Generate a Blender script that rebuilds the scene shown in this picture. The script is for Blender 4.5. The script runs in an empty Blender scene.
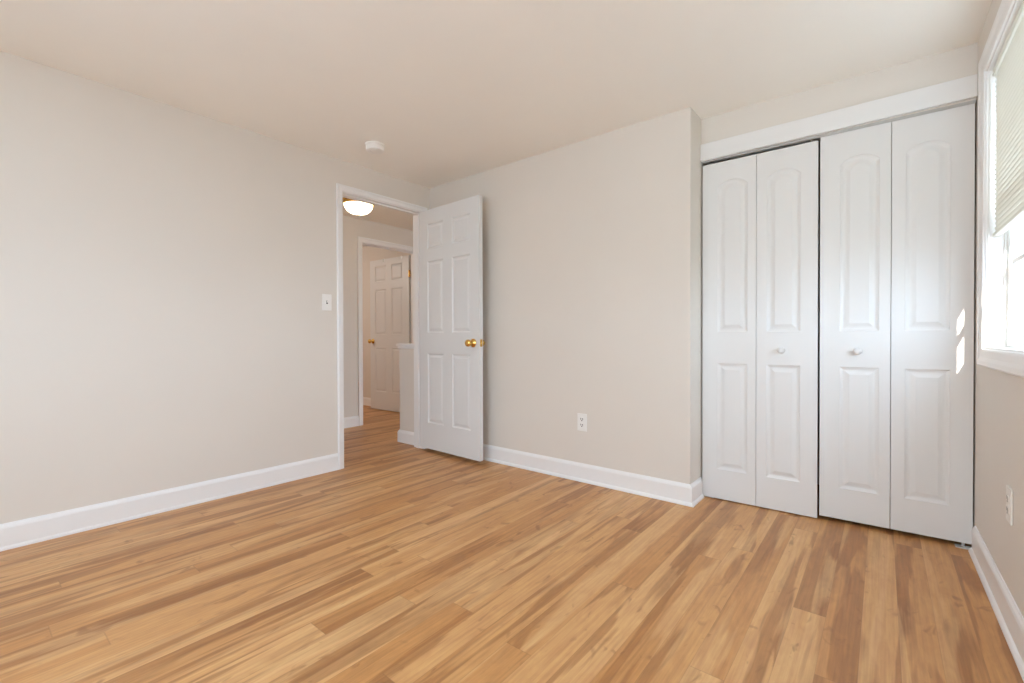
import bpy, bmesh, math, random
from mathutils import Vector, Matrix

random.seed(4)
scn = bpy.context.scene
col = scn.collection

# ---------------------------------------------------------------- camera
F_PX, CAM_H, YAW, PITCH, ROLL, CAM_X = 455.92, 0.9746, 0.6825, -0.00846, -0.00277, 3.1298
fw = Vector((-math.sin(YAW) * math.cos(PITCH), math.cos(YAW) * math.cos(PITCH), math.sin(PITCH)))
rt = Vector((math.cos(YAW), math.sin(YAW), 0))
up = rt.cross(fw)
r2 = rt * math.cos(ROLL) + up * math.sin(ROLL)
u2 = -rt * math.sin(ROLL) + up * math.cos(ROLL)
cam_data = bpy.data.cameras.new('camera')
cam_data.sensor_width = 36.0
cam_data.lens = F_PX * 36.0 / 1024.0
cam_data.clip_start = 0.02
cam = bpy.data.objects.new('camera', cam_data)
M = Matrix((r2, u2, -fw)).transposed().to_4x4()
M.translation = Vector((CAM_X, 0, CAM_H))
cam.matrix_world = M
col.objects.link(cam)
scn.camera = cam

# ---------------------------------------------------------------- world, sun, exposure
vs = scn.view_settings
scn.display_settings.display_device = 'sRGB'
vs.view_transform = 'Standard'
vs.look = 'None'
vs.gamma = 1.0
vs.use_curve_mapping = False
vs.exposure = 1.48
scn.cycles.use_denoising = True
scn.cycles.max_bounces = 16
scn.cycles.diffuse_bounces = 10
scn.cycles.transparent_max_bounces = 24
scn.cycles.sample_clamp_indirect = 8.0

world = bpy.data.worlds.new('sky')
scn.world = world
world.use_nodes = True
bg = world.node_tree.nodes['Background']
bg.inputs['Color'].default_value = (0.675, 0.868, 1.065, 1)
bg.inputs['Strength'].default_value = 3.2

SUN_DIR = Vector((-0.12, 1.0, -0.27))
sd = bpy.data.lights.new('sun', 'SUN')
sd.energy = 3.6
sd.angle = math.radians(0.35)
sd.color = (1.0, 0.95, 0.86)
so = bpy.data.objects.new('sun', sd)
so.rotation_euler = SUN_DIR.to_track_quat('-Z', 'Y').to_euler()
so.location = (4, -4, 4)
col.objects.link(so)

# ---------------------------------------------------------------- dimensions
D = 2.6946            # back wall plane
H = 2.3009            # ceiling
W = 3.4586            # right wall plane at the closet
REAR = -1.35          # wall behind the camera
CD = D + 0.2404       # closet plane at the right wall
T = 0.115             # partition thickness
J0, J1, JZ = 1.855, 2.605, 2.068   # bedroom doorway
HX = -1.39            # far hall wall
F0, F1, FZ = 2.908, 3.680, 2.040   # doorway in the far hall wall
WY0, WY1, WZ0, WZ1 = 1.25, 2.705, 0.918, 2.072   # window opening


def lx(y): return 0.0089 * (y - D)
def rx(y): return W - 0.0065 * (y - CD)
def cy(x): return CD + 0.0346 * (x - W)


wl = lambda v: (v[0] + lx(v[1]), v[1], v[2])
wr = lambda v: (v[0] + rx(v[1]) - W, v[1], v[2])
wc = lambda v: (v[0], v[1] + cy(v[0]) - CD, v[2])

# ---------------------------------------------------------------- helpers


def new_bm(): return bmesh.new()


def box(bm, x0, x1, y0, y1, z0, z1, bev=0.0, warp=None):
    co = [(x0, y0, z0), (x1, y0, z0), (x1, y1, z0), (x0, y1, z0), (x0, y0, z1), (x1, y0, z1), (x1, y1, z1), (x0, y1, z1)]
    vsx = [bm.verts.new(c) for c in co]
    fs = [bm.faces.new([vsx[i] for i in f]) for f in ((3, 2, 1, 0), (4, 5, 6, 7), (0, 1, 5, 4), (1, 2, 6, 5), (2, 3, 7, 6), (3, 0, 4, 7))]
    allv = list(vsx)
    if bev:
        ed = {e for f in fs for e in f.edges}
        r = bmesh.ops.bevel(bm, geom=list(ed), offset=bev, segments=2, profile=0.5, affect='EDGES')
        allv = list({v for v in vsx if v.is_valid} | set(r['verts']))
    if warp:
        for v in allv:
            v.co = warp(v.co)
    return allv


def lathe(bm, prof, origin, axis, seg=32):
    """profile of (radius, height) revolved about axis from origin"""
    a = Vector(axis).normalized()
    b = a.orthogonal().normalized()
    c = a.cross(b)
    o = Vector(origin)
    rings = []
    for r, h in prof:
        if r < 1e-6:
            rings.append([bm.verts.new(o + a * h)])
        else:
            rings.append([bm.verts.new(o + a * h + (b * math.cos(t) + c * math.sin(t)) * r) for t in [2 * math.pi * i / seg for i in range(seg)]])
    for p, q in zip(rings, rings[1:]):
        for i in range(seg):
            j = (i + 1) % seg
            if len(p) == 1 and len(q) == 1:
                continue
            if len(p) == 1:
                bm.faces.new((p[0], q[i], q[j]))
            elif len(q) == 1:
                bm.faces.new((p[i], p[j], q[0]))
            else:
                bm.faces.new((p[i], p[j], q[j], q[i]))


def tube(bm, pts, r, seg=10):
    pts = [Vector(p) for p in pts]
    rings = []
    for i, p in enumerate(pts):
        d = (pts[min(i + 1, len(pts) - 1)] - pts[max(i - 1, 0)]).normalized()
        b = d.orthogonal().normalized()
        c = d.cross(b)
        rings.append([bm.verts.new(p + (b * math.cos(t) + c * math.sin(t)) * r) for t in [2 * math.pi * k / seg for k in range(seg)]])
    for p, q in zip(rings, rings[1:]):
        for i in range(seg):
            j = (i + 1) % seg
            bm.faces.new((p[i], p[j], q[j], q[i]))
    bm.faces.new(rings[0][::-1])
    bm.faces.new(rings[-1])


def extrude_profile(bm, prof, p0, p1, nrm, m0=0.0, m1=0.0):
    """sweep (out, z) profile from p0 to p1; nrm points away from the wall; m0/m1 lengthen each end in proportion to out (mitres)"""
    p0, p1, n = Vector(p0), Vector(p1), Vector(nrm)
    d = (p1 - p0).normalized()
    A = [bm.verts.new(p0 + n * o + Vector((0, 0, z)) - d * (m0 * o)) for o, z in prof]
    B = [bm.verts.new(p1 + n * o + Vector((0, 0, z)) + d * (m1 * o)) for o, z in prof]
    k = len(prof)
    for i in range(k):
        j = (i + 1) % k
        bm.faces.new((A[i], A[j], B[j], B[i]))
    bm.faces.new(A[::-1])
    bm.faces.new(B)


def obj(name, bm, mat, parent=None, loc=None, smooth=False):
    bmesh.ops.recalc_face_normals(bm, faces=bm.faces[:])
    if parent is not None:
        off = Vector(parent['_loc'])
        if '_ploc' in parent:
            pass
    else:
        off = Vector(loc) if loc is not None else Vector((0, 0, 0))
    for v in bm.verts:
        v.co -= off
    me = bpy.data.meshes.new(name)
    bm.to_mesh(me)
    bm.free()
    if smooth:
        for p in me.polygons:
            p.use_smooth = True
        try:
            me.set_sharp_from_angle(angle=math.radians(40))
        except Exception:
            pass
    me.materials.append(mat)
    o = bpy.data.objects.new(name, me)
    col.objects.link(o)
    if parent is not None:
        o.parent = parent
    else:
        o.location = off
    o['_loc'] = tuple(off)
    return o


def tag(o, label, cat, group=None, kind=None):
    o['label'] = label
    o['category'] = cat
    if group:
        o['group'] = group
    if kind:
        o['kind'] = kind
    return o


def thing(name, loc, label, cat, group=None, kind=None):
    o = bpy.data.objects.new(name, None)
    o.empty_display_size = 0.05
    o.location = loc
    o['_loc'] = tuple(loc)
    col.objects.link(o)
    return tag(o, label, cat, group, kind)


def struct(name, bm, mat, label, cat, loc=None):
    return tag(obj(name, bm, mat, None, loc), label, cat, kind='structure')


# ---------------------------------------------------------------- materials


def principled(name, rgb, rough=0.5, metal=0.0, spec=0.5):
    m = bpy.data.materials.new(name)
    m.use_nodes = True
    b = m.node_tree.nodes['Principled BSDF']
    b.inputs['Base Color'].default_value = (*rgb, 1)
    b.inputs['Roughness'].default_value = rough
    b.inputs['Metallic'].default_value = metal
    b.inputs['Specular IOR Level'].default_value = spec
    return m


def paint(name, rgb, rough, scale=220.0, bump=0.05, tone=0.03):
    m = principled(name, rgb, rough)
    nt = m.node_tree
    b = nt.nodes['Principled BSDF']
    tc = nt.nodes.new('ShaderNodeTexCoord')
    n1 = nt.nodes.new('ShaderNodeTexNoise')
    n1.inputs['Scale'].default_value = scale
    n1.inputs['Detail'].default_value = 3
    nt.links.new(tc.outputs['Object'], n1.inputs['Vector'])
    bp = nt.nodes.new('ShaderNodeBump')
    bp.inputs['Strength'].default_value = bump
    bp.inputs['Distance'].default_value = 0.002
    nt.links.new(n1.outputs['Fac'], bp.inputs['Height'])
    nt.links.new(bp.outputs['Normal'], b.inputs['Normal'])
    n2 = nt.nodes.new('ShaderNodeTexNoise')
    n2.inputs['Scale'].default_value = 1.7
    n2.inputs['Detail'].default_value = 4
    nt.links.new(tc.outputs['Object'], n2.inputs['Vector'])
    mx = nt.nodes.new('ShaderNodeMix')
    mx.data_type = 'RGBA'
    mx.inputs[6].default_value = (*[c * (1 - tone) for c in rgb], 1)
    mx.inputs[7].default_value = (*[min(1, c * (1 + tone)) for c in rgb], 1)
    nt.links.new(n2.outputs['Fac'], mx.inputs[0])
    nt.links.new(mx.outputs[2], b.inputs['Base Color'])
    return m


def floor_material():
    m = principled('wood_laminate', (0.5, 0.27, 0.11), 0.36)
    nt = m.node_tree
    N, L = nt.nodes, nt.links
    b = N['Principled BSDF']
    tc = N.new('ShaderNodeTexCoord')
    sep = N.new('ShaderNodeSeparateXYZ')
    L.new(tc.outputs['Object'], sep.inputs[0])

    def mth(op, a, c=None, d=None):
        n = N.new('ShaderNodeMath')
        n.operation = op
        for i, v in enumerate((a, c, d)):
            if v is None:
                continue
            if isinstance(v, (int, float)):
                n.inputs[i].default_value = v
            else:
                L.new(v, n.inputs[i])
        return n.outputs[0]

    def white(dim, a, w=None):
        n = N.new('ShaderNodeTexWhiteNoise')
        n.noise_dimensions = dim
        if dim == '1D':
            L.new(a, n.inputs['W'])
        else:
            L.new(a, n.inputs['Vector'])
        return n

    def comb(a, c, d):
        n = N.new('ShaderNodeCombineXYZ')
        for i, v in enumerate((a, c, d)):
            if isinstance(v, (int, float)):
                n.inputs[i].default_value = v
            else:
                L.new(v, n.inputs[i])
        return n.outputs[0]

    def noise(vec, scale, detail=2.0, rough=0.5, dist=0.0):
        n = N.new('ShaderNodeTexNoise')
        n.inputs['Scale'].default_value = scale
        n.inputs['Detail'].default_value = detail
        n.inputs['Roughness'].default_value = rough
        n.inputs['Distortion'].default_value = dist
        L.new(vec, n.inputs['Vector'])
        return n.outputs['Fac']

    def ramp(fac, stops):
        n = N.new('ShaderNodeValToRGB')
        el = n.color_ramp.elements
        while len(el) < len(stops):
            el.new(0.5)
        for e, (p, c) in zip(el, stops):
            e.position = p
            e.color = (*c, 1) if len(c) == 3 else c
        L.new(fac, n.inputs[0])
        return n.outputs[0]

    def mix(fac, a, c, mode='MIX'):
        n = N.new('ShaderNodeMix')
        n.data_type = 'RGBA'
        n.blend_type = mode
        for i, v in ((0, fac), (6, a), (7, c)):
            if isinstance(v, (int, float)):
                n.inputs[i].default_value = v
            elif isinstance(v, tuple):
                n.inputs[i].default_value = (*v, 1)
            else:
                L.new(v, n.inputs[i])
        return n.outputs[2]

    X, Y = sep.outputs[0], sep.outputs[1]
    sx = mth('DIVIDE', mth('ADD', X, 20.03), 0.0975)
    row = mth('FLOOR', sx)
    fx = mth('FRACT', sx)
    r1 = white('1D', row).outputs['Value']
    ly = mth('ADD', mth('DIVIDE', mth('ADD', Y, 20.0), 1.5), mth('MULTIPLY', r1, 9.7))
    cell = mth('FLOOR', ly)
    fy = mth('FRACT', ly)
    wn = white('3D', comb(row, cell, 0.5))
    rnd = wn.outputs['Value']
    seed = mth('MULTIPLY', rnd, 60.0)
    # strip tone
    base = ramp(rnd, [(0.0, (0.520, 0.243, 0.082)), (0.35, (0.570, 0.284, 0.104)), (0.75, (0.615, 0.322, 0.126)), (1.0, (0.665, 0.372, 0.158))])
    # fine wobble shared by the figure, so its edges fray along the grain
    fray = mth('MULTIPLY', mth('SUBTRACT', noise(comb(mth('MULTIPLY', X, 60.0), mth('MULTIPLY', Y, 3.0), seed), 1.0, 2.0), 0.5), 0.14)

    def figure(fx_, fy_, shift, lo, hi, dist):
        v = comb(mth('MULTIPLY', X, fx_), mth('MULTIPLY', Y, fy_), mth('ADD', seed, shift))
        return ramp(mth('ADD', noise(v, 1.0, 2.0, 0.45, dist), fray), [(lo, (0, 0, 0)), (hi, (1, 1, 1))])
    # two-tone heartwood, wavy along the strip
    c1 = mix(mth('MULTIPLY', figure(9.0, 0.75, 0.0, 0.535, 0.575, 0.8), 0.62), base, (0.315, 0.122, 0.034))
    c1 = mix(mth('MULTIPLY', figure(6.5, 0.55, 7.0, 0.56, 0.64, 0.9), 0.50), c1, (0.275, 0.103, 0.029))
    c2 = mix(mth('MULTIPLY', figure(9.0, 0.6, 13.0, 0.55, 0.60, 0.7), 0.50), c1, (0.72, 0.430, 0.195))
    # growth lines and fine grain
    wv = N.new('ShaderNodeTexWave')
    wv.wave_type = 'BANDS'
    wv.bands_direction = 'X'
    wv.inputs['Scale'].default_value = 1.0
    wv.inputs['Distortion'].default_value = 7.0
    wv.inputs['Detail'].default_value = 2.0
    wv.inputs['Detail Scale'].default_value = 0.8
    L.new(comb(mth('MULTIPLY', X, 16.0), mth('MULTIPLY', Y, 1.3), seed), wv.inputs['Vector'])
    c2 = mix(0.16, c2, ramp(wv.outputs['Fac'], [(0.0, (0.36, 0.36, 0.36)), (0.6, (0.56, 0.56, 0.56))]), 'OVERLAY')
    gr = noise(comb(mth('MULTIPLY', X, 110.0), mth('MULTIPLY', Y, 3.2), seed), 1.0, 3.0, 0.65, 0.3)
    c3 = mix(0.42, c2, ramp(gr, [(0.25, (0.32, 0.32, 0.32)), (0.75, (0.68, 0.68, 0.68))]), 'OVERLAY')
    # mottled figure across the grain
    mo = noise(comb(mth('MULTIPLY', X, 26.0), mth('MULTIPLY', Y, 7.0), mth('ADD', seed, 47.0)), 1.0, 3.0, 0.6, 0.8)
    c3 = mix(0.38, c3, ramp(mo, [(0.3, (0.36, 0.36, 0.36)), (0.7, (0.64, 0.64, 0.64))]), 'OVERLAY')
    # knots and smudges
    kn = noise(comb(mth('MULTIPLY', X, 17.0), mth('MULTIPLY', Y, 8.0), mth('ADD', seed, 31.0)), 1.0, 2.0, 0.5, 1.0)
    km = ramp(kn, [(0.655, (0, 0, 0)), (0.76, (1, 1, 1))])
    c4 = mix(mth('MULTIPLY', km, 0.6), c3, (0.28, 0.11, 0.036))
    # seams
    ex = mth('LESS_THAN', mth('MINIMUM', fx, mth('SUBTRACT', 1.0, fx)), 0.008)
    ey = mth('LESS_THAN', mth('MINIMUM', fy, mth('SUBTRACT', 1.0, fy)), 0.0012)
    seam = mth('MAXIMUM', ex, ey)
    c5 = mix(mth('MULTIPLY', seam, 0.24), c4, (0.20, 0.09, 0.035))
    L.new(c5, b.inputs['Base Color'])
    rr = mth('ADD', 0.33, mth('MULTIPLY', gr, 0.14))
    L.new(rr, b.inputs['Roughness'])
    bp = N.new('ShaderNodeBump')
    bp.inputs['Strength'].default_value = 0.08
    bp.inputs['Distance'].default_value = 0.001
    L.new(gr, bp.inputs['Height'])
    L.new(bp.outputs['Normal'], b.inputs['Normal'])
    return m


M_WALL = paint('wall_paint_greige', (0.760, 0.707, 0.645), 0.55)
M_CEIL = paint('ceiling_paint', (0.94, 0.915, 0.865), 0.8, 160.0, 0.06)
M_TRIM = paint('trim_paint_white', (0.88, 0.87, 0.865), 0.35, 60.0, 0.02, 0.01)
M_DOOR = paint('door_paint_white', (0.76, 0.765, 0.765), 0.38, 90.0, 0.03, 0.012)
M_CLOSET = paint('closet_door_paint_white', (0.775, 0.765, 0.755), 0.42, 90.0, 0.03, 0.012)
M_HEADER = paint('header_paint_white', (0.83, 0.82, 0.81), 0.42, 90.0, 0.03, 0.012)
M_FLOOR = floor_material()
M_BRASS = principled('polished_brass', (0.80, 0.50, 0.14), 0.18, 1.0)
M_NICKEL = principled('grey_metal', (0.55, 0.54, 0.52), 0.35, 1.0)
M_PLASTIC = principled('white_plastic', (0.90, 0.88, 0.85), 0.35)
M_IVORY = principled('ivory_plastic', (0.86, 0.83, 0.78), 0.4)
M_BRACKET = principled('pale_grey_steel', (0.62, 0.61, 0.59), 0.45)
M_DARK = principled('dark_slot', (0.03, 0.028, 0.026), 0.6)
M_VINYL = principled('white_vinyl', (0.84, 0.84, 0.82), 0.4)

M_GLASS = bpy.data.materials.new('window_glass')
M_GLASS.use_nodes = True
nt = M_GLASS.node_tree
nt.nodes.clear()
out = nt.nodes.new('ShaderNodeOutputMaterial')
tr = nt.nodes.new('ShaderNodeBsdfTransparent')
gl = nt.nodes.new('ShaderNodeBsdfGlossy')
gl.inputs['Roughness'].default_value = 0.03
mxs = nt.nodes.new('ShaderNodeMixShader')
mxs.inputs[0].default_value = 0.06
nt.links.new(tr.outputs[0], mxs.inputs[1])
nt.links.new(gl.outputs[0], mxs.inputs[2])
nt.links.new(mxs.outputs[0], out.inputs[0])

M_SLAT = bpy.data.materials.new('cream_blind_vinyl')
M_SLAT.use_nodes = True
nt = M_SLAT.node_tree
nt.nodes.clear()
out = nt.nodes.new('ShaderNodeOutputMaterial')
di = nt.nodes.new('ShaderNodeBsdfDiffuse')
di.inputs['Color'].default_value = (0.86, 0.85, 0.80, 1)
tl = nt.nodes.new('ShaderNodeBsdfTranslucent')
tl.inputs['Color'].default_value = (0.90, 0.87, 0.80, 1)
mxs = nt.nodes.new('ShaderNodeMixShader')
mxs.inputs[0].default_value = 0.28
nt.links.new(di.outputs[0], mxs.inputs[1])
nt.links.new(tl.outputs[0], mxs.inputs[2])
nt.links.new(mxs.outputs[0], out.inputs[0])

M_BOWL = bpy.data.materials.new('lit_frosted_glass')
M_BOWL.use_nodes = True
nt = M_BOWL.node_tree
b = nt.nodes['Principled BSDF']
b.inputs['Base Color'].default_value = (0.9, 0.86, 0.78, 1)
b.inputs['Roughness'].default_value = 0.35
b.inputs['Emission Color'].default_value = (1.0, 0.82, 0.58, 1)
b.inputs['Emission Strength'].default_value = 2.6

# ---------------------------------------------------------------- room shell
bm = new_bm()
box(bm, -4.3, W + 0.13, REAR - 0.15, 4.6, -0.06, 0.0)
struct('floor', bm, M_FLOOR, 'honey brown wood plank floor running through the room into the hall', 'floor')
bm = new_bm()
box(bm, -4.3, W + 0.13, REAR - 0.15, 4.6, H, H + 0.08)
struct('ceiling', bm, M_CEIL, 'plain beige painted ceiling over the room and hall', 'ceiling')

bm = new_bm()
box(bm, -T, 0, REAR, J0 - 0.018, 0, H, warp=wl)
box(bm, -T, 0, J0 - 0.018, J1 + 0.018, JZ + 0.018, H, warp=wl)
box(bm, -T, 0, J1 + 0.018, D + T, 0, H, warp=wl)
struct('wall_left', bm, M_WALL, 'long blank greige wall with the open doorway at its far end', 'wall')

bm = new_bm()
box(bm, 0, 2.268, D, D + T, 0, H)
struct('wall_back', bm, M_WALL, 'greige wall behind the open white door, stepping out beside the closet', 'wall')
bm = new_bm()
box(bm, 2.268 - T, 2.268, D + T, 3.60, 0, H)
box(bm, 2.268 - T, 2.2681, D + 0.0001, D + T, 0, H - 0.0001)
struct('wall_return', bm, M_WALL, 'narrow greige wall return turning in to the closet opening', 'wall')
bm = new_bm()
box(bm, 2.268, W, CD, CD + 0.10, 2.046, H, warp=wc)
struct('wall_closet', bm, M_WALL, 'strip of greige wall between the closet header board and the ceiling', 'wall')
bm = new_bm()
box(bm, 2.268 - T, W + 0.13, 3.60, 3.70, 0, H)
struct('wall_closet_back', bm, M_WALL, 'back wall inside the closed closet', 'wall')

bm = new_bm()
WX1 = W + 0.13
box(bm, W, WX1, REAR, WY0, 0, H, warp=wr)
box(bm, W, WX1, WY1, 3.60, 0, H, warp=wr)
box(bm, W, WX1, WY0, WY1, 0, WZ0, warp=wr)
box(bm, W, WX1, WY0, WY1, WZ1, H, warp=wr)
struct('wall_right', bm, M_WALL, 'greige wall holding the window at the right edge of the room', 'wall')

# wall behind the camera, with a wide opening added to light the room
RW0, RW1, RWZ0, RWZ1 = 1.15, 3.30, 0.75, 2.12
bm = new_bm()
box(bm, -T, RW0, REAR - 0.14, REAR, 0, H)
box(bm, RW1, W + 0.13, REAR - 0.14, REAR, 0, H)
box(bm, RW0, RW1, REAR - 0.14, REAR, 0, RWZ0)
box(bm, RW0, RW1, REAR - 0.14, REAR, RWZ1, H)
struct('wall_rear', bm, M_WALL, 'greige wall behind the viewer with a wide opening added for light', 'wall')

# added unseen ground outside the window; cuts light coming up through it
bm = new_bm()
box(bm, 3.75, 30, -25, 30, -0.6, -0.4)
struct('light_cut_ground', bm, paint('light_cut_grey', (0.34, 0.33, 0.31), 0.9), 'added pale ground outside the window, cutting upward light', 'ground')
# added unseen tall wall outside the rear opening, blocking the low sun there
bm = new_bm()
box(bm, -9.0, 4.3, -7.6, -7.2, -0.5, 3.75)
struct('sun_blocker_wall', bm, M_WALL, 'added pale wall outside behind the room, blocking the low sun', 'wall')

# hall and far room shell
bm = new_bm()
box(bm, HX - T, HX, 0.2, F0 - 0.018, 0, H)
box(bm, HX - T, HX, F0 - 0.018, F1 + 0.018, FZ + 0.018, H)
box(bm, HX - T, HX, F1 + 0.018, 4.5, 0, H)
struct('wall_hall_far', bm, M_WALL, 'greige hall wall across from the bedroom doorway, holding the second doorway', 'wall')
bm = new_bm()
box(bm, HX, -T - 0.05, 0.1, 0.2, 0, H)
struct('wall_hall_near', bm, M_WALL, 'end wall of the hall on the viewer side', 'wall')
bm = new_bm()
box(bm, HX, 2.268 - T, 4.4, 4.5, 0, H)
struct('wall_hall_end', bm, M_WALL, 'end wall of the hall beyond the half wall', 'wall')
bm = new_bm()
box(bm, -4.2, HX - T, 3.79, 3.90, 0, H)
struct('wall_far_room', bm, M_WALL, 'greige wall of the far room behind its open white door', 'wall')
bm = new_bm()
box(bm, -4.3, -4.2, 1.0, 3.90, 0, H)
box(bm, -4.2, HX - T, 0.9, 1.0, 0, H)
struct('wall_far_room_side', bm, M_WALL, 'side walls of the far room across the hall', 'wall')

hw = thing('half_wall', (-0.28, 2.71, 0), 'low greige half wall with white cap in the hall beyond the doorway', 'half wall', kind='structure')
bm = new_bm()
box(bm, -0.390, -T - 0.024, 2.655, 2.77, 0, 0.875)
obj('wall_body', bm, M_WALL, hw)
bm = new_bm()
box(bm, -0.412, -T - 0.024, 2.628, 2.797, 0.896, 0.922, 0.005)
box(bm, -0.402, -T - 0.024, 2.641, 2.784, 0.875, 0.896, 0.003)
obj('cap', bm, M_TRIM, hw)
BASE = [(0, 0), (0.017, 0), (0.017, 0.010), (0.013, 0.018), (0.013, 0.100), (0.010, 0.110), (0.006, 0.116), (0.004, 0.121), (0, 0.121)]
SHOE = [(0, 0), (0.024, 0), (0.023, 0.008), (0.018, 0.016), (0.013, 0.020), (0.013, 0.100), (0.010, 0.110), (0.006, 0.116), (0.004, 0.121), (0, 0.121)]
bm = new_bm()
HB = [(0, 0), (0.016, 0), (0.016, 0.09), (0.010, 0.105), (0.004, 0.114), (0, 0.114)]
extrude_profile(bm, HB, (-0.390, 2.655, 0), (-T - 0.024, 2.655, 0), (0, -1, 0), 1, 0)
extrude_profile(bm, HB, (-0.390, 2.655, 0), (-0.390, 2.77, 0), (-1, 0, 0), 1, 0)
obj('baseboard', bm, M_TRIM, hw)

# baseboards
def bb(name, prof, p0, p1, n, label, m0=0, m1=0):
    bm = new_bm()
    extrude_profile(bm, prof, p0, p1, n, m0, m1)
    return struct(name, bm, M_TRIM, label, 'baseboard')


bb('baseboard_left', BASE, (lx(REAR), REAR, 0), (lx(1.803), 1.803, 0), (1, 0, 0), 'white baseboard along the long blank wall up to the doorway casing')
bb('baseboard_back', SHOE, (0.001, D, 0), (2.2681, D, 0), (0, -1, 0), 'white baseboard along the wall behind the open door', 0, 1)
bb('baseboard_return', SHOE, (2.2681, D, 0), (2.2681, 2.878, 0), (1, 0, 0), 'short white baseboard piece on the wall return beside the closet', 1, 0)
bb('baseboard_right', SHOE, (rx(2.905), 2.905, 0), (rx(REAR), REAR, 0), (-1, 0, 0), 'white baseboard under the window wall')
bb('baseboard_hall', HB, (HX, 0.2, 0), (HX, F0 - 0.060, 0), (1, 0, 0), 'white baseboard on the hall wall seen through the doorway')
bb('baseboard_far_room', HB, (-4.2, 3.79, 0), (HX - T, 3.79, 0), (0, -1, 0), 'white baseboard in the far room behind its door')
bb('baseboard_hall_rear', HB, (-T + lx(1), 0.2, 0), (-T + lx(1.8), 1.8, 0), (-1, 0, 0), 'white baseboard on the hall side of the long wall')

# door frames -----------------------------------------------------------
CAS = 0.052


def door_frame(name, label, y0, y1, zt, xf, xb, warp=None, cas=CAS, stop=None):
    """jamb lining, casing on both faces, stop bead, as one frame"""
    t = thing(name, ((xf + xb) / 2, (y0 + y1) / 2, 0), label, 'door frame', kind='structure')
    jt = 0.018
    bm = new_bm()
    e = 0.0008
    box(bm, xb - e, xf + e, y0 - jt, y0, 0, zt, warp=warp)
    box(bm, xb - e, xf + e, y1, y1 + jt, 0, zt, warp=warp)
    box(bm, xb - e, xf + e, y0 - jt, y1 + jt, zt, zt + jt, warp=warp)
    obj('jamb', bm, M_TRIM, t)
    bm = new_bm()
    s0, s1 = stop
    box(bm, s0, s1, y0, y0 + 0.011, 0, zt, 0.002, warp)
    box(bm, s0, s1, y1 - 0.011, y1, 0, zt, 0.002, warp)
    box(bm, s0, s1, y0 + 0.011, y1 - 0.011, zt - 0.011, zt, 0.002, warp)
    obj('stop_bead', bm, M_TRIM, t)
    for x, sgn in ((xf, 1), (xb, -1)):
        bm = new_bm()
        ed = 0.005
        # stepped casing with mitred corners: rows of (distance from opening, projection)
        prof = [(ed, 0), (ed, 0.009), (ed + 0.006, 0.011), (ed + cas * 0.55, 0.013), (ed + cas * 0.72, 0.017), (ed + cas - 0.004, 0.017), (ed + cas, 0.013), (ed + cas, 0)]
        rows = []
        for o, p in prof:
            X = x + sgn * (p + e)
            rows.append([bm.verts.new(c) for c in ((X, y0 - o, 0), (X, y0 - o, zt + o), (X, y1 + o, zt + o), (X, y1 + o, 0))])
        for a, c in zip(rows, rows[1:]):
            for i in range(3):
                bm.faces.new((a[i], a[i + 1], c[i + 1], c[i]))
        for i in (0, 3):
            bm.faces.new([r[i] for r in rows])
        if warp:
            for v in bm.verts:
                v.co = warp(v.co)
        obj('casing', bm, M_TRIM, t)
    return t


door_frame('trim_1', 'white casing and jamb around the bedroom doorway', J0, J1, JZ, 0, -T, wl, 0.046, stop=(-0.078, -0.040))
door_frame('trim_2', 'white casing and jamb of the far doorway across the hall', F0, F1, FZ, HX, HX - T, None, 0.056, stop=(HX - 0.075, HX - 0.040))

# panelled leaves --------------------------------------------------------


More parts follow.
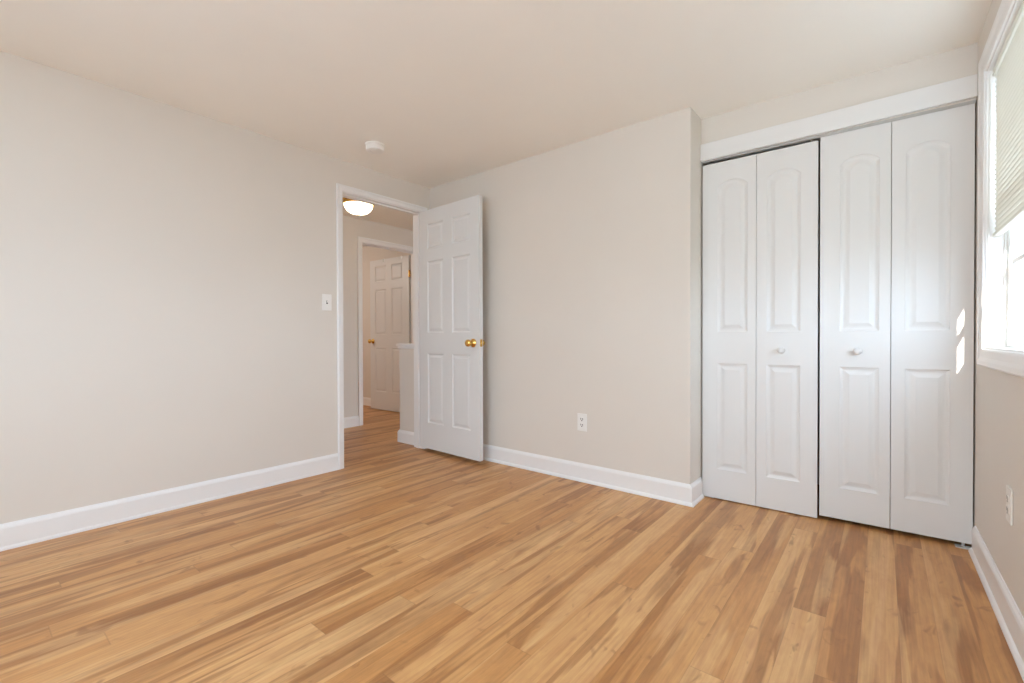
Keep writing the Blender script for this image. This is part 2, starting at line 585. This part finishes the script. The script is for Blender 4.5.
def leaf_mesh(width, z0, z1, thick, panels, prof, both=True):
    """door leaf in local (u, depth, z): front face at depth 0, back at depth thick. panels: (u0, u1, za, zb, rise)"""
    bm = new_bm()
    cells = []
    for (a, c, za, zb, rise) in panels:
        cells.append((a, c, za, zb + (0.004 if rise else 0.0), rise, zb))
    us = sorted({0.0, width} | {q for p in cells for q in p[:2]})
    zs = sorted({z0, z1} | {q for p in cells for q in p[2:4]})

    def side(w0, sg):
        def V(u, z, d):
            return bm.verts.new((u, w0 + sg * d, z))
        for i in range(len(us) - 1):
            for j in range(len(zs) - 1):
                uu, zz = us[i:i + 2], zs[j:j + 2]
                hit = None
                for p in cells:
                    if p[0] <= uu[0] + 1e-6 and p[1] >= uu[1] - 1e-6 and p[2] <= zz[0] + 1e-6 and p[3] >= zz[1] - 1e-6:
                        hit = p
                if hit is None:
                    bm.faces.new([V(uu[0], zz[0], 0), V(uu[1], zz[0], 0), V(uu[1], zz[1], 0), V(uu[0], zz[1], 0)])
        for (a, c, za, zc, rise, zb) in cells:
            K = 14 if rise else 1

            def outline(off):
                A, C, B, Tz = a + off, c - off, za + off, zb - off
                pts = [(A, B), (C, B)]
                if not rise:
                    return pts + [(C, Tz), (A, Tz)]
                for k in range(K + 1):
                    s = 1 - 2 * k / K
                    u = (A + C) / 2 + (C - A) / 2 * s
                    pts.append((u, Tz - rise + rise * (1 - abs(s) ** 2.2)))
                return pts
            rings = []
            for off, d in prof:
                rings.append([V(u, z, -d) for u, z in outline(off)])
            if rise:
                top = outline(0)[2:]
                ar = [V(u, z, 0) for u, z in top]
                tp = [V(u, zc, 0) for u, z in top]
                for k in range(K):
                    bm.faces.new((ar[k], ar[k + 1], tp[k + 1], tp[k]))
            n = len(rings[0])
            for p, q in zip(rings, rings[1:]):
                for k in range(n):
                    l = (k + 1) % n
                    bm.faces.new((p[k], p[l], q[l], q[k]))
            bm.faces.new(rings[-1])
    side(0.0, -1)
    if both:
        side(thick, 1)
    else:
        bm.faces.new([bm.verts.new(q) for q in ((0, thick, z0), (width, thick, z0), (width, thick, z1), (0, thick, z1))])
    for q in (((0, 0, z0), (0, thick, z0), (0, thick, z1), (0, 0, z1)), ((width, 0, z0), (width, thick, z0), (width, thick, z1), (width, 0, z1)),
              ((0, 0, z0), (width, 0, z0), (width, thick, z0), (0, thick, z0)), ((0, 0, z1), (width, 0, z1), (width, thick, z1), (0, thick, z1))):
        bm.faces.new([bm.verts.new(c) for c in q])
    bmesh.ops.remove_doubles(bm, verts=bm.verts[:], dist=1e-5)
    return bm


def place_leaf(bm, origin, ang):
    R = Matrix.Translation(Vector(origin)) @ Matrix.Rotation(ang, 4, 'Z')
    bmesh.ops.transform(bm, matrix=R, verts=bm.verts[:])
    return R


DOOR_PROF = [(0.0, 0.0), (0.003, 0.004), (0.010, 0.0085), (0.014, 0.0085), (0.020, 0.0075), (0.034, 0.0025), (0.037, 0.0025)]
BIFOLD_PROF = [(0.0, 0.0), (0.004, 0.003), (0.014, 0.0065), (0.018, 0.0065), (0.024, 0.0058), (0.040, 0.0012), (0.043, 0.0012)]


def knob_prof(s=1.0):
    return [(r, h * 1.2) for r, h in [(0.0, 0.0), (0.033 * s, 0.0), (0.033 * s, 0.003), (0.028 * s, 0.007), (0.016 * s, 0.010), (0.0115 * s, 0.014), (0.0115 * s, 0.026), (0.016 * s, 0.030),
            (0.0245 * s, 0.036), (0.0275 * s, 0.044), (0.0265 * s, 0.052), (0.021 * s, 0.058), (0.012 * s, 0.061), (0.0, 0.0615)]]


def six_panel_door(name, label, hinge, ang, width, z0, z1, knob_u, knob_z, hinge_side=(0, 0), hinges=(0.22, 1.02, 1.80), hinge_plate=False):
    t = thing(name, (hinge[0], hinge[1], 0), label, 'door', kind='structure')
    th = 0.035
    a0, a1 = 0.115 * width / 0.745, 0.321 * width / 0.745
    b0, b1 = 0.429 * width / 0.745, 0.643 * width / 0.745
    pans = []
    for u0, u1 in ((a0, a1), (b0, b1)):
        pans += [(u0, u1, 0.253, 0.842, 0), (u0, u1, 1.018, 1.626, 0), (u0, u1, 1.732, 1.942, 0)]
    bm = leaf_mesh(width, z0, z1, th, pans, DOOR_PROF)
    R = place_leaf(bm, (hinge[0], hinge[1], 0), ang)
    obj('slab', bm, M_DOOR, t)
    for d, sg in ((0.0, -1), (th, 1)):
        bm = new_bm()
        lathe(bm, knob_prof(), R @ Vector((knob_u, d, knob_z)), R.to_3x3() @ Vector((0, sg, 0)), 28)
        kb = obj('knob', bm, M_BRASS, t, smooth=True)
        kb['label'] = 'round polished brass knob'
    bm = new_bm()
    box(bm, width - 0.0005, width + 0.0012, 0.006, th - 0.006, knob_z - 0.028, knob_z + 0.028)
    box(bm, width, width + 0.009, 0.011, th - 0.011, knob_z - 0.009, knob_z + 0.009, 0.002)
    bmesh.ops.transform(bm, matrix=R, verts=bm.verts[:])
    obj('latch_plate', bm, M_BRASS, t)['label'] = 'brass latch plate in the door edge'
    for hz in hinges:
        bm = new_bm()
        pin = (hinge[0] + hinge_side[0], hinge[1] + hinge_side[1])
        lathe(bm, [(0, hz), (0.004, hz), (0.0062, hz + 0.004), (0.0062, hz + 0.086), (0.004, hz + 0.09), (0, hz + 0.09)], (pin[0], pin[1], 0), (0, 0, 1), 14)
        obj('hinge', bm, M_BRASS, t, smooth=True)['label'] = 'brass hinge barrel'
        if hinge_plate:
            bm = new_bm()
            box(bm, hinge[0] - 0.004, hinge[0] + 0.030, hinge[1] - 0.0365, hinge[1] - 0.033, hz + 0.002, hz + 0.088)
            obj('hinge_plate', bm, M_BRASS, t)['label'] = 'brass hinge plate'
    return t, R


d1, _ = six_panel_door('door_1', 'white six-panel door with brass knobs standing open against the wall', (0.006, 2.567), math.radians(-2.4), 0.745, 0.031, 2.061, 0.677, 0.934, hinge_side=(-0.001, 0.0420))
d2, R2 = six_panel_door('door_2', 'white six-panel door standing open in the far room across the hall', (-1.535, 3.700), math.radians(180 + 2.4), 0.795, 0.012, 2.025, 0.735, 0.93, hinge_side=(0.016, -0.042), hinges=(0.22, 1.745), hinge_plate=True)

# small hooks hung over the top of the far door
for u, lab in ((0.135, 'small metal hook strap over the far door top, nearer its hinge'), (0.50, 'small metal hook strap over the far door top, nearer its free edge')):
    bm = new_bm()
    box(bm, u - 0.011, u + 0.011, -0.0045, 0.0395, 2.0255, 2.0275)
    box(bm, u - 0.011, u + 0.011, 0.0355, 0.0395, 1.985, 2.0255)
    box(bm, u - 0.011, u + 0.011, -0.0045, -0.0005, 1.93, 2.0255)
    box(bm, u - 0.011, u + 0.011, -0.030, -0.0045, 1.93, 1.934)
    box(bm, u - 0.011, u + 0.011, -0.034, -0.030, 1.93, 1.955)
    bmesh.ops.transform(bm, matrix=R2, verts=bm.verts[:])
    o = obj('over_door_hook', bm, M_NICKEL, None, R2 @ Vector((u, 0.0175, 1.93)))
    tag(o, lab, 'hook', 'hooks over the far door')

# ---------------------------------------------------------------- closet
CANG = math.atan(0.0346)


def bifold(name, xa, xb, z0, z1, fwd, label, knob_leaf, bracket):
    xm = (xa + xb) / 2
    t = thing(name, (xm, cy(xm) + 0.015, 0), label, 'closet door', 'bifold closet doors')
    for i, (x0, x1) in enumerate(((xa, xm - 0.0012), (xm + 0.0012, xb))):
        w = x1 - x0
        o0 = 0.086 if i == 0 else 0.052
        pw = w - 0.086 - 0.050 + 0.006
        bm = leaf_mesh(w, z0, z1, 0.028, [(o0, o0 + pw, 0.184, 0.818, 0), (o0, o0 + pw, 1.004, 1.902, 0.036)], BIFOLD_PROF, both=True)
        R = place_leaf(bm, (x0, cy(x0) + fwd(x0), 0), CANG + (fwd(x1) - fwd(x0)) / w)
        lf = obj('leaf', bm, M_CLOSET, t)
        if i == knob_leaf:
            bm = new_bm()
            lathe(bm, [(0, 0), (0.0105, 0), (0.0095, 0.004), (0.0085, 0.010), (0.011, 0.014), (0.0165, 0.018), (0.0180, 0.023), (0.0170, 0.028), (0.012, 0.032), (0, 0.0335)],
                  R @ Vector((o0 + pw * 0.5 - 0.006, 0, 0.902)), R.to_3x3() @ Vector((0, -1, 0)), 28)
            kb = obj('knob', bm, M_CLOSET, lf, smooth=True)
        # top pivot or guide pin and foot of the leaf
        bm = new_bm()
        px = 0.03 if (i == 0) == (knob_leaf == 1) else w - 0.03
        lathe(bm, [(0, z1), (0.006, z1), (0.006, z1 + 0.014), (0, z1 + 0.014)], R @ Vector((px, 0.014, 0)), (0, 0, 1), 12)
        obj('guide_pin', bm, M_NICKEL, lf)
    bx = xa + 0.035 if bracket < 0 else xb - 0.030
    bm = new_bm()
    zf = 0.0 if bracket > 0 else 0.0
    box(bm, bx - 0.028, bx + 0.028, cy(bx) - 0.014, cy(bx) + 0.030, 0.0005, 0.003, 0.0005)
    lathe(bm, [(0, 0.003), (0.006, 0.003), (0.006, z0 - 0.0005), (0, z0 - 0.0005)], (bx, cy(bx) + 0.014, 0), (0, 0, 1), 12)
    if bracket > 0:
        obj('floor_bracket', bm, M_BRACKET, t)['label'] = 'small grey metal pivot bracket on the floor'
    else:
        bmesh.ops.translate(bm, verts=bm.verts[:], vec=(0, 0.016, 0))
        obj('floor_bracket', bm, M_NICKEL, t)
    return t


bifold('bifold_closet_door', 2.277, 2.8615, 0.007, 2.015, lambda x: -0.002 - 0.006 * (x - 2.277) / 0.586, 'white bifold closet door beside the wall return, hanging slightly lower', 1, -1)
bifold('bifold_closet_door', 2.8705, 3.4525, 0.022, 2.032, lambda x: 0.004, 'white bifold closet door next to the window wall, with the sun patch', 0, 1)

# header board over the closet
bm = new_bm()
allv = box(bm, 2.2690, W - 0.001, CD - 0.022, CD - 0.001, 0.0, 0.100, 0.003)
for v in bm.verts:
    t_ = (v.co.x - 2.269) / (W - 2.269)
    v.co.z += 2.040 + 0.013 * t_
    v.co.y += cy(v.co.x) - CD
struct('trim_3', bm, M_HEADER, 'white header board across the top of the closet doors', 'header board', (2.86, cy(2.86), 2.09))
bm = new_bm()
box(bm, 2.272, W - 0.004, CD - 0.001, CD + 0.032, 2.0465, 2.0478, warp=wc)
box(bm, 2.272, W - 0.004, CD - 0.0006, CD + 0.0012, 2.034, 2.0465, warp=wc)
box(bm, 2.272, W - 0.004, CD + 0.0308, CD + 0.032, 2.034, 2.0465, warp=wc)
for v in bm.verts:
    v.co.z -= 0.0022
o = obj('closet_track', bm, M_NICKEL, None, (2.86, cy(2.86), 2.045))
tag(o, 'grey metal bifold track under the closet header board', 'track', kind='structure')

# ---------------------------------------------------------------- window_1
wn = thing('window_1', (W + 0.06, (WY0 + WY1) / 2, WZ0), 'white framed sash window with half lowered blind at the right edge', 'window', kind='structure')
LY0, LY1, LZ0, LZ1 = WY0 + 0.012, WY1 - 0.012, WZ0 + 0.012, WZ1 - 0.012
bm = new_bm()
e = 0.0008
box(bm, W - e, W + 0.13, LY1, WY1, WZ0, WZ1, warp=wr)
box(bm, W - e, W + 0.13, WY0, LY0, WZ0, WZ1, warp=wr)
box(bm, W - e, W + 0.13, LY0, LY1, LZ1, WZ1, warp=wr)
box(bm, W - e, W + 0.13, LY0, LY1, WZ0, LZ0, warp=wr)
obj('window_frame', bm, M_TRIM, wn)
bm = new_bm()
prof = [(-0.004, 0), (-0.004, 0.008), (0.004, 0.011), (0.030, 0.012), (0.044, 0.016), (0.060, 0.017), (0.066, 0.013), (0.066, 0)]
rows = []
for o_, p_ in prof:
    X = W - e - p_
    rows.append([bm.verts.new(wr(Vector(c))) for c in ((X, WY0 - o_, WZ0 - o_), (X, WY0 - o_, WZ1 + o_), (X, WY1 + o_, WZ1 + o_), (X, WY1 + o_, WZ0 - o_))])
for a, c in zip(rows, rows[1:]):
    for i in range(4):
        j = (i + 1) % 4
        bm.faces.new((a[i], a[j], c[j], c[i]))
obj('casing', bm, M_TRIM, wn)
ZM = 1.505


def sash(x0, x1, za, zb, muntins, lower):
    bm = new_bm()
    y0, y1 = LY0 + 0.014, LY1 - 0.014
    st, rl = 0.040, 0.050 if lower else 0.036
    tr_ = 0.034 if lower else 0.044
    bv = 0.003
    box(bm, x0, x1, y0, y0 + st, za, zb, bv, wr)
    box(bm, x0, x1, y1 - st, y1, za, zb, bv, wr)
    box(bm, x0, x1, y0 + st, y1 - st, za, za + rl, bv, wr)
    box(bm, x0, x1, y0 + st, y1 - st, zb - tr_, zb, bv, wr)
    for zm in muntins:
        box(bm, x0 + 0.008, x1 - 0.008, y0 + st, y1 - st, zm - 0.010, zm + 0.010, 0.002, wr)
    s_ = obj('sash', bm, M_VINYL, wn)
    bm = new_bm()
    xm = (x0 + x1) / 2
    box(bm, xm - 0.002, xm + 0.002, y0 + st - 0.004, y1 - st + 0.004, za + rl - 0.004, zb - tr_ + 0.004, warp=wr)
    obj('glass', bm, M_GLASS, s_)
    return s_


sash(W + 0.058, W + 0.090, LZ0 + 0.004, ZM + 0.018, (1.268,), True)
sash(W + 0.094, W + 0.126, ZM - 0.018, LZ1 - 0.002, (1.775,), False)
bm = new_bm()
for ya, yb in ((LY1 - 0.014, LY1), (LY0, LY0 + 0.014)):
    box(bm, W + 0.050, W + 0.129, ya, yb, LZ0, LZ1, 0.001, wr)
obj('side_track', bm, M_VINYL, wn)

# ---------------------------------------------------------------- blind
BX = W + 0.026
BY0, BY1 = LY0 + 0.012, LY1 - 0.014
BZ0 = 1.378
bl = thing('window_blind', (BX, (BY0 + BY1) / 2, BZ0), 'cream slatted blind lowered over the upper half of the window', 'blind')
bm = new_bm()
box(bm, BX - 0.013, BX + 0.013, BY0, BY1, LZ1 - 0.032, LZ1 - 0.004, 0.002, wr)
obj('headrail', bm, M_SLAT, bl)
bm = new_bm()
n_sl, z_top, z_bot = 32, LZ1 - 0.046, BZ0 + 0.026
tilt = math.radians(66)
for i in range(n_sl):
    z = z_top + (z_bot - z_top) * i / (n_sl - 1)
    pts = []
    for k in range(5):
        s = -1 + 2 * k / 4
        u = s * 0.0125
        c = 0.0022 * (1 - s * s)
        pts.append((BX + u * math.cos(tilt) - c * math.sin(tilt), z - u * math.sin(tilt) - c * math.cos(tilt) * 0))
    th = 0.0006
    rowsA = []
    for (x, zz) in pts:
        rowsA.append([bm.verts.new(wr(Vector((x, BY0 + 0.004, zz)))), bm.verts.new(wr(Vector((x, BY1 - 0.004, zz))))])
    for a, c in zip(rowsA, rowsA[1:]):
        bm.faces.new((a[0], a[1], c[1], c[0]))
sl = obj('slats', bm, M_SLAT, bl, smooth=False)
sm = sl.modifiers.new('thickness', 'SOLIDIFY')
sm.thickness = 0.0006
bm = new_bm()
box(bm, BX - 0.012, BX + 0.012, BY0 + 0.003, BY1 - 0.003, BZ0, BZ0 + 0.014, 0.003, wr)
obj('bottom_rail', bm, M_SLAT, bl)
for y in (BY1 - 0.09, (BY0 + BY1) / 2, BY0 + 0.09):
    for dx in (-0.0135, 0.0135):
        bm = new_bm()
        tube(bm, [wr(Vector((BX + dx, y, LZ1 - 0.032))), wr(Vector((BX + dx, y, BZ0 + 0.012)))], 0.0008, 6)
        obj('ladder_cord', bm, M_PLASTIC, bl)
bm = new_bm()
tube(bm, [wr(Vector((BX - 0.014, BY1 - 0.020, LZ1 - 0.02))), wr(Vector((BX - 0.020, BY1 - 0.020, LZ1 - 0.030))), wr(Vector((BX - 0.022, BY1 - 0.019, LZ1 - 0.045))), wr(Vector((BX - 0.024, BY1 - 0.018, 1.29)))], 0.0035, 8)
obj('tilt_wand', bm, M_VINYL, bl)

# ---------------------------------------------------------------- ceiling light, smoke detector
LX, LYY = -0.743, 2.455
cl = thing('ceiling_light', (LX, LYY, H), 'lit frosted bowl ceiling light with brass trim in the hall', 'ceiling light')
bm = new_bm()
lathe(bm, [(0, 0), (0.135, 0), (0.142, 0.006), (0.142, 0.022), (0.132, 0.030), (0.142, 0.038), (0.152, 0.050), (0.151, 0.060), (0.143, 0.066), (0.128, 0.062), (0, 0.045)], (LX, LYY, H), (0, 0, -1), 48)
obj('canopy_ring', bm, M_BRASS, cl, smooth=True)
bm = new_bm()
lathe(bm, [(0.130, 0.062), (0.131, 0.070), (0.124, 0.090), (0.108, 0.114), (0.082, 0.134), (0.045, 0.146), (0.012, 0.150), (0, 0.150)], (LX, LYY, H), (0, 0, -1), 48)
obj('glass_bowl', bm, M_BOWL, cl, smooth=True)
bm = new_bm()
lathe(bm, [(0, 0.149), (0.013, 0.149), (0.015, 0.154), (0.008, 0.158), (0.010, 0.164), (0.006, 0.171), (0, 0.173)], (LX, LYY, H), (0, 0, -1), 20)
obj('finial', bm, M_NICKEL, cl, smooth=True)

SX, SY = 0.419, 1.848
sm_ = thing('smoke_detector', (SX, SY, H), 'round white smoke detector on the ceiling near the doorway', 'smoke detector')
bm = new_bm()
lathe(bm, [(0, 0), (0.066, 0), (0.067, 0.003), (0.066, 0.010), (0.062, 0.012), (0, 0.012)], (SX, SY, H), (0, 0, -1), 40)
obj('base_plate', bm, M_PLASTIC, sm_, smooth=True)
bm = new_bm()
lathe(bm, [(0, 0.012), (0.058, 0.012), (0.058, 0.016), (0.0605, 0.0165), (0.0605, 0.034), (0.057, 0.041), (0.050, 0.0435), (0.030, 0.0440), (0.029, 0.0425), (0.024, 0.0425), (0.023, 0.0445), (0, 0.0450)], (SX, SY, H), (0, 0, -1), 40)
obj('cover', bm, M_PLASTIC, sm_, smooth=True)
bm = new_bm()
lathe(bm, [(0, 0.0444), (0.008, 0.0444), (0.008, 0.0465), (0.006, 0.0475), (0, 0.0475)], (SX + 0.035, SY - 0.015, H), (0, 0, -1), 16)
obj('test_button', bm, M_PLASTIC, sm_, smooth=True)

# ---------------------------------------------------------------- switch and outlets


def plate(name, origin, right, nrm, label, cat, kind, group=None, mat=None, w=0.0725, h=0.118):
    o = Vector(origin)
    r, n = Vector(right).normalized(), Vector(nrm).normalized()
    R = Matrix((r, n, Vector((0, 0, 1)))).transposed().to_4x4()
    R.translation = o
    t = thing(name, origin, label, cat, group)
    mat = mat or M_PLASTIC

    def fin(bm): bmesh.ops.transform(bm, matrix=R, verts=bm.verts[:]); return bm
    bm = new_bm()
    box(bm, -w / 2, w / 2, 0.0003, 0.0062, -h / 2, h / 2, 0.0022)
    obj('cover_plate', fin(bm), mat, t)
    if kind == 'switch':
        bm = new_bm()
        box(bm, -0.0055, 0.0055, 0.0062, 0.0068, -0.012, 0.012)
        sl_ = obj('toggle_slot', fin(bm), M_DARK, t)
        bm = new_bm()
        box(bm, -0.0042, 0.0042, 0.0045, 0.018, -0.004, 0.005, 0.001)
        bmesh.ops.rotate(bm, verts=bm.verts[:], cent=(0, 0.004, 0), matrix=Matrix.Rotation(math.radians(28), 3, 'X'))
        obj('toggle', fin(bm), mat, t)
        scr = (-0.030, 0.030)
    else:
        for cz in (0.0195, -0.0195):
            bm = new_bm()
            lathe(bm, [(0, 0.0060), (0.0172, 0.0060), (0.0172, 0.0078), (0.0165, 0.0084), (0, 0.0084)], (0, 0, cz), (0, 1, 0), 28)
            for v in bm.verts:
                v.co.z = cz + max(-0.0142, min(0.0142, v.co.z - cz))
            s_ = obj('socket', fin(bm), mat, t)
            bm = new_bm()
            box(bm, -0.0092, -0.0050, 0.0078, 0.0087, cz - 0.002, cz + 0.0105)
            box(bm, 0.0050, 0.0092, 0.0078, 0.0087, cz - 0.002, cz + 0.0095)
            lathe(bm, [(0, 0.0078), (0.0038, 0.0078), (0.0038, 0.0087), (0, 0.0087)], (0, 0, cz - 0.0075), (0, 1, 0), 14)
            obj('slots', fin(bm), M_DARK, s_)
        scr = (0.0,)
    for z in scr:
        bm = new_bm()
        lathe(bm, [(0, 0.0058), (0.0034, 0.0058), (0.0034, 0.0068), (0.002, 0.0074), (0, 0.0075)], (0, 0, z), (0, 1, 0), 14)
        obj('screw', fin(bm), mat, t, smooth=True)
    return t


plate('light_switch', (lx(1.725) , 1.725, 1.235), (0, 1, 0), (1, 0, 0), 'white toggle light switch on the wall beside the doorway', 'light switch', 'switch')
plate('wall_outlet', (1.5525, D, 0.400), (1, 0, 0), (0, -1, 0), 'white duplex outlet low on the wall between open door and closet', 'outlet', 'outlet', 'white wall outlets')
plate('wall_outlet', (rx(2.222), 2.222, 0.412), (0, -1, 0), (-1, 0, 0), 'white duplex outlet low on the wall under the window', 'outlet', 'outlet', 'white wall outlets', M_IVORY)

# ---------------------------------------------------------------- added fill lights out of view, daylight portals


def portal(name, loc, dirv, sx, sy):
    d = bpy.data.lights.new(name, 'AREA')
    d.shape = 'RECTANGLE'
    d.size, d.size_y = sx, sy
    d.cycles.is_portal = True
    o = bpy.data.objects.new(name, d)
    o.location = loc
    o.rotation_euler = Vector(dirv).to_track_quat('-Z', 'Z').to_euler()
    col.objects.link(o)


portal('window_daylight', (W + 0.129, (WY0 + WY1) / 2, (WZ0 + WZ1) / 2), (-1, 0, 0), WY1 - WY0, WZ1 - WZ0)
portal('rear_opening_daylight', ((RW0 + RW1) / 2, REAR - 0.145, (RWZ0 + RWZ1) / 2), (0, 1, 0), RW1 - RW0, RWZ1 - RWZ0)  # daylight through the opening added behind the camera


def fill_light(name, loc, watts, rgb, r):
    d = bpy.data.lights.new(name, 'POINT')
    d.energy = watts
    d.color = rgb
    d.shadow_soft_size = r
    o = bpy.data.objects.new(name, d)
    o.location = loc
    col.objects.link(o)


fill_light('far_room_fill', (-3.0, 2.2, 2.0), 6.5, (1.0, 0.95, 0.90), 0.12)  # unseen point light added to brighten the far room
fill_light('hall_fill', (-0.75, 1.0, 2.1), 1.5, (1.0, 0.90, 0.77), 0.12)  # extra fill for the hall, added without any fixture

for o in scn.objects:
    for k in ('_loc', '_ploc'):
        if k in o:
            del o[k]
